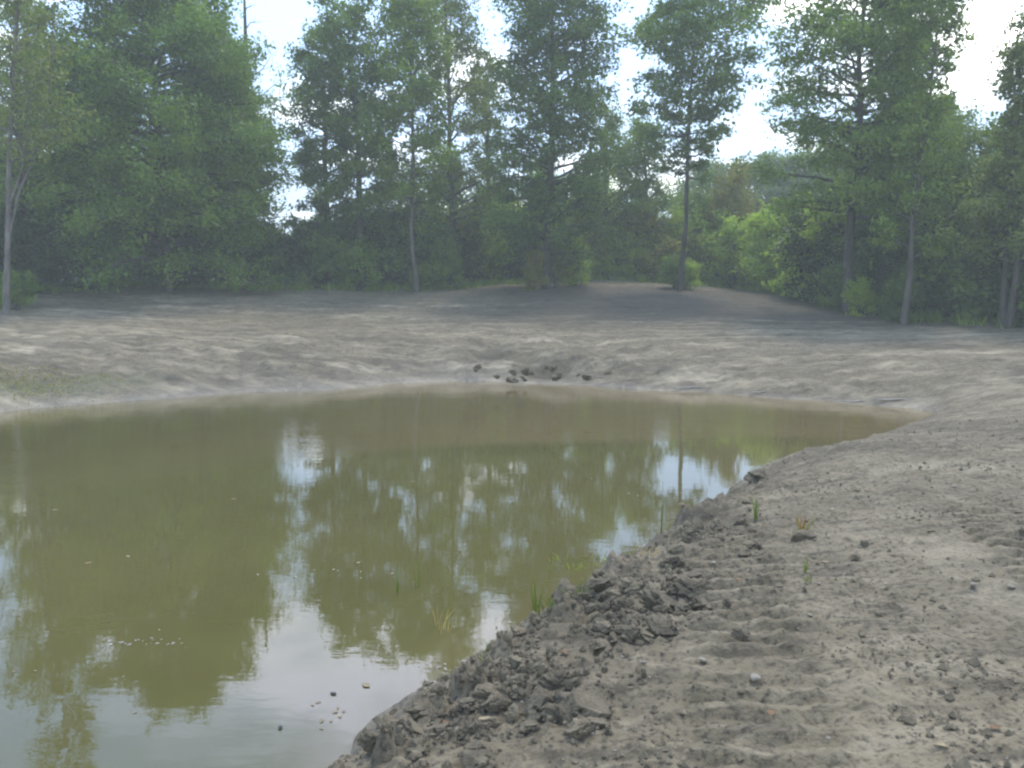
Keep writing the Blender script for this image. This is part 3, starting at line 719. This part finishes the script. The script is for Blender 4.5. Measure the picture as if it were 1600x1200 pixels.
for i, (px, py, r, lb) in enumerate([(1005, 1036, .017, 'round white pebble beside the lower clod'), (1118, 1103, .018, 'pale pebble on the track marks'),
        (1160, 876, .02, 'pale flat stone above the track marks'), (1098, 1032, .018, 'thin pale chip on the track marks'), (1520, 916, .024, 'larger whitish stone on the right side of the bank'),
        (1580, 918, .022, 'whitish stone nearest the right edge'), (1265, 962, .015, 'yellowish pebble near the middle of the bank'), (1490, 762, .024, 'pale stone high on the right bank'),
        (1115, 880, .016, 'small pale stone beside the clod pile'), (1180, 1060, .024, 'tan flat stone beside the tracks'), (1243, 740, .02, 'pale pebble near the bank corner'), (925, 1147, .012, 'tiny white pebble near the bottom edge'), (1300, 797, .02, 'tan chip behind the reddish weed')]):
    drop(stones[i % 3], 'stone', px, py, r, lb, 'stone', 'pale stones on the near bank', STONE, sink=.1)
for i in range(40):
    px = random.uniform(760, 1600); py = random.uniform(700, 1195)
    X, Y, _ = at(px, py, .5)
    if sdist(np.array([X]), np.array([Y]))[0] < .3: continue
    drop(stones[i % 3], 'pebble', px, py, random.uniform(.004, .009) * (1 + Y * .05), 'tiny pale pebble scattered on the near bank', 'pebble', 'tiny pebbles on the near bank', random.choice([STONE, DRYLEAF, STONE]), sink=.1)

# crumbs too many to count
rng = np.random.default_rng(77)
V0, Q0 = blob(400, 1, .25, .8)
# coarse version: a jittered octahedron-like lump per crumb
oc = np.array([(1, 0, 0), (0, 1, 0), (-1, 0, 0), (0, -1, 0), (0, 0, .8), (0, 0, -.8)], float)
of = np.array([(0, 1, 4), (1, 2, 4), (2, 3, 4), (3, 0, 4), (1, 0, 5), (2, 1, 5), (3, 2, 5), (0, 3, 5)])
nC = 30000
cyy = 2.2 + 9.5 * rng.uniform(0, 1, nC) ** 1.4; cxx = rng.uniform(-1.5, 7.5, nC) * (cyy / 7 + .35)
dd = sdist(cxx, cyy); pk = fbm(cxx * 1.3, cyy * 1.3, 3, 77) + .8 * np.exp(-(dd / .7) ** 2)
k = (dd > .05) & (rng.uniform(-.3, .5, nC) < pk); cxx, cyy = cxx[k], cyy[k]; nC = len(cxx)
cr_ = rng.lognormal(-4.8, .5, nC); cz = height(cxx, cyy)
co = oc[None] * rng.uniform(.6, 1.4, (nC, 6, 1)) * cr_[:, None, None]
an = rng.uniform(0, 6.28, nC); ca, sa = np.cos(an)[:, None], np.sin(an)[:, None]
co = np.stack([co[..., 0] * ca - co[..., 1] * sa + cxx[:, None], co[..., 0] * sa + co[..., 1] * ca + cyy[:, None], co[..., 2] + cz[:, None] + cr_[:, None] * .3], -1)
me = raw_mesh('soil_crumbs', co.reshape(-1, 3), (of[None] + (np.arange(nC) * 6)[:, None, None]).reshape(-1, 3))
tag(link('soil_crumbs', me, CR), 'loose crumbs of broken soil spread over the near bank', 'soil crumbs', None, 'stuff')

nD = 1250; V1, Q1 = blob(401, 1, .5, .75)
pc = np.array([at(px, py, .35)[:2] for px, py in ((1020, 930), (985, 985), (870, 1100), (690, 1150), (760, 1060), (1090, 840), (900, 960))])
ii = rng.integers(0, len(pc), nD); P2 = pc[ii] + rng.normal(0, 1, (nD, 2)) * np.array([.17, .22])
d2_ = sdist(P2[:, 0], P2[:, 1]); P2 = P2[d2_ > .03]; nD = len(P2)
z2 = height(P2[:, 0], P2[:, 1]); r2 = np.clip(rng.lognormal(-4.35, .5, nD), .006, .035)
an = rng.uniform(0, 6.28, nD); ca, sa = np.cos(an)[:, None], np.sin(an)[:, None]
B = V1[None] * r2[:, None, None] * rng.uniform(.7, 1.35, (nD, 1, 3))
co = np.stack([B[..., 0] * ca - B[..., 1] * sa + P2[:, :1], B[..., 0] * sa + B[..., 1] * ca + P2[:, 1:], B[..., 2] + (z2 + r2 * .25)[:, None]], -1)
me = raw_mesh('broken_soil', co.reshape(-1, 3), (Q1[None] + (np.arange(nD) * len(V1))[:, None, None]).reshape(-1, 4))
tag(link('broken_soil', me, CR), 'broken soil bits heaped along the near water edge', 'soil crumbs', None, 'stuff')

# floating and lying dead leaves
def leaf_me(seed, curl):
    n, m = 8, 4; V = []; 
    for i in range(n + 1):
        t = i / n; wdt = math.sin(math.pi * t ** .8) * (.22 + .05 * math.sin(7 * t + 2 * seed)) + .01
        for j in range(-m, m + 1):
            s = j / m
            V.append((t - .5, s * wdt * (1 + .15 * math.sin(9 * t + seed)), curl * .3 * (s * s * .3 * wdt * 2 + .35 * (t - .5) ** 2) + .02 * math.sin(5 * s + seed)))
    V = np.array(V); w_ = 2 * m + 1; Q = [(i * w_ + j, i * w_ + j + 1, (i + 1) * w_ + j + 1, (i + 1) * w_ + j) for i in range(n) for j in range(2 * m)]
    return raw_mesh('dead_leaf', V, np.array(Q), smooth=True)
dl = [leaf_me(1, .5), leaf_me(2, 1.1), leaf_me(3, .2)]
def leaf(px, py, s, label, group, mt=DRYLEAF, z=None, k=0):
    X, Y, Z = at(px, py, 0 if z == 0 else .4)
    if z is None:
        for _ in range(4): Z = gz(X, Y); X, Y, _ = at(px, py, Z)
        Z += .008
    o = link('dead_leaf', dl[k % 3], mt); o.location = (X, Y, Z + .004); o.scale = (s, s, s); o.rotation_euler = (0, 0, random.uniform(0, 6.28))
    if dl[k % 3].materials[0] != mt: o.material_slots[0].link = 'OBJECT'; o.material_slots[0].material = mt
    tag(o, label, 'leaf', group)
G = 'dead leaves floating on the pond'
leaf(572, 1072, .07, 'curled pale leaf floating highest above the leaf cluster', G, z=0, k=1)
for i, (px, py) in enumerate(((528, 1106), (537, 1112), (531, 1120), (503, 1127), (517, 1127), (488, 1102), (497, 1098), (524, 1113), (502, 1139))):
    leaf(px, py, random.uniform(.022, .045), 'tan leaf in the floating leaf cluster near the bottom edge', G, z=0, k=i)
for i, (px, py, lb) in enumerate(((211, 1114, 'yellow leaf floating alone low on the left water'), (55, 1049, 'pale leaf floating near the left edge'), (249, 985, 'pale leaf floating above the scum line'),
                                  (138, 880, 'small pale leaf floating mid left'), (200, 870, 'small whitish leaf floating mid left, right of its neighbour'), (86, 797, 'small pale leaf floating far left under the ripple line'),
                                  (365, 780, 'small pale leaf floating below the sky patch'), (560, 880, 'small pale leaf floating in the middle'), (645, 753, 'small pale leaf floating far out in the middle'), (924, 748, 'long pale leaf floating right of the middle'),
                                  (160, 1010, 'pale leaf at the left end of the scum line'), (22, 1050, 'pale leaf floating closest to the left edge'))):
    leaf(px, py, .026 + .022 * (py < 900), lb, G, z=0, k=i)
leaf(438, 1138, .045, 'dark wet leaf fragment floating left of the leaf cluster', G, DARKBIT, 0, 1)
leaf(521, 1085, .05, 'dark wet leaf fragment floating above the leaf cluster', G, DARKBIT, 0, 1)
G = 'dead leaves lying on the near bank'
for i, (px, py, mt, lb) in enumerate(((882, 1022, BROWNLEAF, 'reddish brown leaf on the lumpy edge of the bank'), (697, 1132, BROWNLEAF, 'brown leaf near the lower water edge'), (1288, 880, DRYLEAF, 'pale leaf beside the small green sprout'), (1155, 908, BROWNLEAF, 'rust leaf above the track marks'),
        (1470, 1168, DRYLEAF, 'yellowish leaf at the bottom right'), (1556, 1140, BROWNLEAF, 'orange leaf near the bottom right corner'), (757, 1126, DRYLEAF, 'tan leaf beside the lower lumps'), (1205, 1118, BROWNLEAF, 'brown leaf low between the tracks'))):
    leaf(px, py, .06, lb, G, mt, None, i)
sc = [(160 + i * 5.2 + random.gauss(0, 2), 1005 + random.gauss(0, 3.5)) for i in range(26)]
mb = MB()
for px, py in sc + [(random.uniform(940, 1080), random.uniform(735, 800)) for _ in range(12)] + [(random.uniform(380, 660), random.uniform(890, 905)) for _ in range(10)] + [(random.uniform(640, 700), 1043 + random.gauss(0, 2)) for _ in range(8)]:
    X, Y, _ = at(px, py, 0); a = random.uniform(0, 3.1); l = random.uniform(.006, .020); c, s = math.cos(a) * l, math.sin(a) * l
    mb.add([(X - c, Y - s, .003), (X + s * .5, Y - c * .5, .004), (X + c, Y + s, .003), (X - s * .5, Y + c * .5, .006)], [(0, 1, 2, 3)])
tag(link('pond_scum', mb.mesh('pond_scum', False), STICK), 'thin broken line of pale scum and specks on the water', 'pond scum', None, 'stuff')

# sticks
def stick(px, py, ln_, ang, r, label, zz=None, group='bleached sticks at the far waterline'):
    X, Y, _ = at(px, py, 0); Z = max(gz(X, Y), 0) + r * .6
    mb = MB(); t = np.linspace(-.5, .5, 6)
    p = np.stack([t * ln_ * math.cos(ang), t * ln_ * math.sin(ang), .01 * np.sin(t * 7)], -1); p[:, :2] += np.random.default_rng(int(px)).normal(0, .012, (6, 2))
    r *= .4; mb.tube(p, [r * .3, r, r * 1.1, r, r * .8, r * .3], 6)
    o = link('stick', mb.mesh('stick'), STICK); o.location = (X, Y, Z); tag(o, label, 'stick', group)
stick(1078, 611, .75, -.1, .035, 'bleached stick lying at the waterline right of the middle')
stick(1342, 631, .9, -.15, .03, 'bleached stick at the right waterline, left of its partner')
stick(1398, 634, .8, -.2, .035, 'thick bleached stick at the right waterline')
stick(1190, 619, .4, .1, .03, 'short bleached stick at the waterline between the longer ones')
stick(935, 600, .6, .1, .02, 'thin pale stick on the shore under the dug hole')
stick(1000, 862, .22, 1.3, .008, 'thin pale stalk standing at the near water edge', group='pale stalks by the near water')

# grass, weeds, reeds
def tuft_mesh(seed, n, h, spread, wid, bend=.5):
    rng = np.random.default_rng(seed); V = []; Q = []; T = []
    for b in range(n):
        az = rng.uniform(0, 6.28); r0 = spread * rng.uniform(0, 1) ** .7 * .35
        p = np.array([math.cos(az) * r0, math.sin(az) * r0, -.02]); hh = h * rng.uniform(.5, 1.1)
        d = np.array([math.cos(az), math.sin(az), 0]) * bend * rng.uniform(.2, 1); s = np.array([-math.sin(az + .8), math.cos(az + .8), 0]) * wid * .5
        tn = rng.uniform(0, 1); m = 6
        for i in range(m + 1):
            t = i / m; c = p + np.array([0, 0, 1]) * hh * (t - .25 * bend * t * t) + d * hh * t * t; w_ = (1 - t ** 1.6) + .03
            V += [c - s * w_, c + s * w_]
            if i < m: k = len(V) - 2; Q.append((k, k + 1, k + 3, k + 2)); T.append(tn)
    return raw_mesh('grass_tuft', np.array(V), np.array(Q), fattrs=(('tone', T),))
def plant(px, py, me, label, name='grass_tuft', mt='grass', s=1., cat='grass tuft', group=None, water=False):
    X, Y, Z = at(px, py, 0 if water else .3)
    if not water:
        for _ in range(4): Z = gz(X, Y); X, Y, _ = at(px, py, Z)
    if me.materials and me.materials[0] != LEAF[mt]: me = me.copy(); me.materials.clear()
    o = link(name, me, LEAF[mt]); o.location = (X, Y, max(Z, 0)); o.scale = (s, s, s); o.rotation_euler = (0, 0, random.uniform(0, 6))
    tag(o, label, cat, group); return o
plant(838, 962, tuft_mesh(1, 7, .42, .08, .011, .22), 'tall upright green blades at the near water edge', 'reed', cat='reed')
plant(1033, 832, tuft_mesh(2, 4, .42, .05, .012, .15), 'upright green blades in the water before the sky reflection', 'reed', cat='reed', water=True)
plant(620, 925, tuft_mesh(3, 3, .34, .05, .010, .12), 'thin green reed standing in open water, left one', 'reed', cat='reed', water=True)
plant(653, 915, tuft_mesh(4, 3, .30, .05, .009, .2), 'thin green reed standing in open water, right one', 'reed', cat='reed', water=True)
plant(685, 985, tuft_mesh(5, 10, .22, .30, .009, .7), 'bent dry straw stalks standing in the water', 'dry_reed', 'straw', cat='dry reeds', water=True)
plant(870, 945, tuft_mesh(6, 26, .16, .35, .010, .9), 'spreading bright green grass low at the near water edge')
plant(900, 930, tuft_mesh(16, 18, .16, .3, .010, .9), 'grass at the near water edge left of the clod pile')
plant(1180, 815, tuft_mesh(7, 6, .26, .06, .016, .25), 'small upright green sprout on the bank near the water')
plant(1255, 835, tuft_mesh(8, 9, .22, .1, .013, .6), 'reddish weed with green blades on a dark clod', 'weed', 'olive', cat='weed')
plant(1252, 832, tuft_mesh(18, 5, .20, .05, .013, .5), 'rusty leaved sprout growing against the olive weed', 'weed', 'rust', cat='weed')
plant(1258, 893, tuft_mesh(9, 6, .13, .06, .013, .5), 'small green sprout below the reddish weed')
plant(1262, 905, tuft_mesh(19, 4, .07, .05, .010, .6), 'tiny green sprout at the foot of the small one')
plant(770, 1025, tuft_mesh(10, 16, .11, .25, .009, .9), 'low grass on the near water edge above the lower lumps', s=1.0)
for i in range(14):
    px = 860 + i * 8.5 + random.uniform(-5, 5); py = 885 - i * .8 + random.uniform(-14, 8)
    plant(px, py, tuft_mesh(20 + i % 4, 8, .09, .2, .008, .8), 'low sprig of weeds growing in the shallows by the near bank', 'water_weed', ('grass', 'olive', 'lime')[i % 3], cat='water weed', group='weeds in the shallows', water=True)
for i in range(9):
    plant(1010 + random.uniform(-14, 18), 862 + random.uniform(-6, 10), tuft_mesh(40 + i % 3, 3, .10, .1, .007, .6), 'pale straw stalk at the near water edge', 'dry_stalk', 'straw', cat='dry stalk', group='pale stalks by the near water')
# grass patch on the far left shore: uncountable blades
rng = np.random.default_rng(9); V = []; Q = []; T = []
for i in range(2600):
    px = rng.uniform(-40, 190); py = 606 + rng.normal(0, 5) + (px < 60) * 2
    if rng.uniform() < (px - 60) / 160: continue
    X, Y, _ = at(px, py, .22); Z = .0
    V.append((X, Y)); T.append(rng.uniform(.2, 1))
V = np.array(V); T = np.array(T); Zs = height(V[:, 0], V[:, 1]); n = len(V)
az = rng.uniform(0, 6.28, n); hh = rng.uniform(.015, .055, n); wd = .012
p = np.stack([V[:, 0], V[:, 1], Zs - .01], -1); s = np.stack([np.cos(az), np.sin(az), 0 * az], -1) * wd; tip = p + np.stack([np.sin(az) * hh * .4, np.cos(az) * hh * .4, hh], -1)
co = np.stack([p - s, p + s, tip], 1).reshape(-1, 3)
me = raw_mesh('grass', co, np.arange(n * 3).reshape(n, 3), fattrs=(('tone', T),))
tag(link('grass', me, LEAF['olive']), 'thin green grass on the far left shore', 'grass', None, 'stuff')

# ragged weeds along the foot of the wood
n = 26000; pxs = rng.uniform(-250, 1900, n)
ey = np.interp(pxs, [-300, 0, 200, 640, 760, 1000, 1150, 1290, 1410, 1600, 1900], [27, 30, 34.2, 35.2, 37, 39.5, 39, 32.4, 28, 25.3, 21])
cl = np.clip(.5 + vn(pxs / 23., pxs * 0, 401) + .4 * vn(pxs / 7., pxs * 0, 402), .0, 1.2)
yy = ey + rng.normal(-.15, .45, n) + .5 * vn(pxs / 40., pxs * 0 + 3, 403) + (1 - cl) * .8
xx = (pxs - 800) / F * (yy * cp); zz = height(xx, yy, False)
az = rng.uniform(0, 6.28, n); hh = rng.uniform(.10, .55, n) * (.3 + cl) * (.7); wd = .022
p = np.stack([xx, yy, zz - .03], -1); s_ = np.stack([np.cos(az), np.sin(az), 0 * az], -1) * wd
tip = p + np.stack([np.sin(az) * hh * .5, np.cos(az) * hh * .5, hh], -1)
me = raw_mesh('undergrowth', np.stack([p - s_, p + s_, tip], 1).reshape(-1, 3), np.arange(n * 3).reshape(n, 3), fattrs=(('tone', rng.uniform(0, 1, n)),))
tag(link('undergrowth', me, LEAF['mid']), 'ragged weeds and grass along the foot of the wood', 'undergrowth', None, 'stuff')

# ------------------------------------------------------------------ haze
bx = MB(); a, b_, z0, z1 = 232, 262, -2.2, 22
v = [(x, y, z) for z in (z0, z1) for x, y in ((-a, -a), (a, -a), (a, b_), (-a, b_))]
bx.add(v, [(3, 2, 1, 0), (4, 5, 6, 7), (0, 1, 5, 4), (1, 2, 6, 5), (2, 3, 7, 6), (3, 0, 4, 7)])
hm = bpy.data.materials.new('haze'); hm.use_nodes = True; hnt = hm.node_tree; hnt.nodes.clear()
pv = hnt.nodes.new('ShaderNodeVolumePrincipled'); pv.inputs['Color'].default_value = (.95, 1, .86, 1); pv.inputs['Density'].default_value = .0038  # even haze volume added to imitate the veil of lens glare
ho = hnt.nodes.new('ShaderNodeOutputMaterial'); hnt.links.new(pv.outputs[0], ho.inputs['Volume'])
tag(link('haze', bx.mesh('haze', False), hm), 'thin pale haze added to imitate a veil of lens glare', None, None, 'stuff')
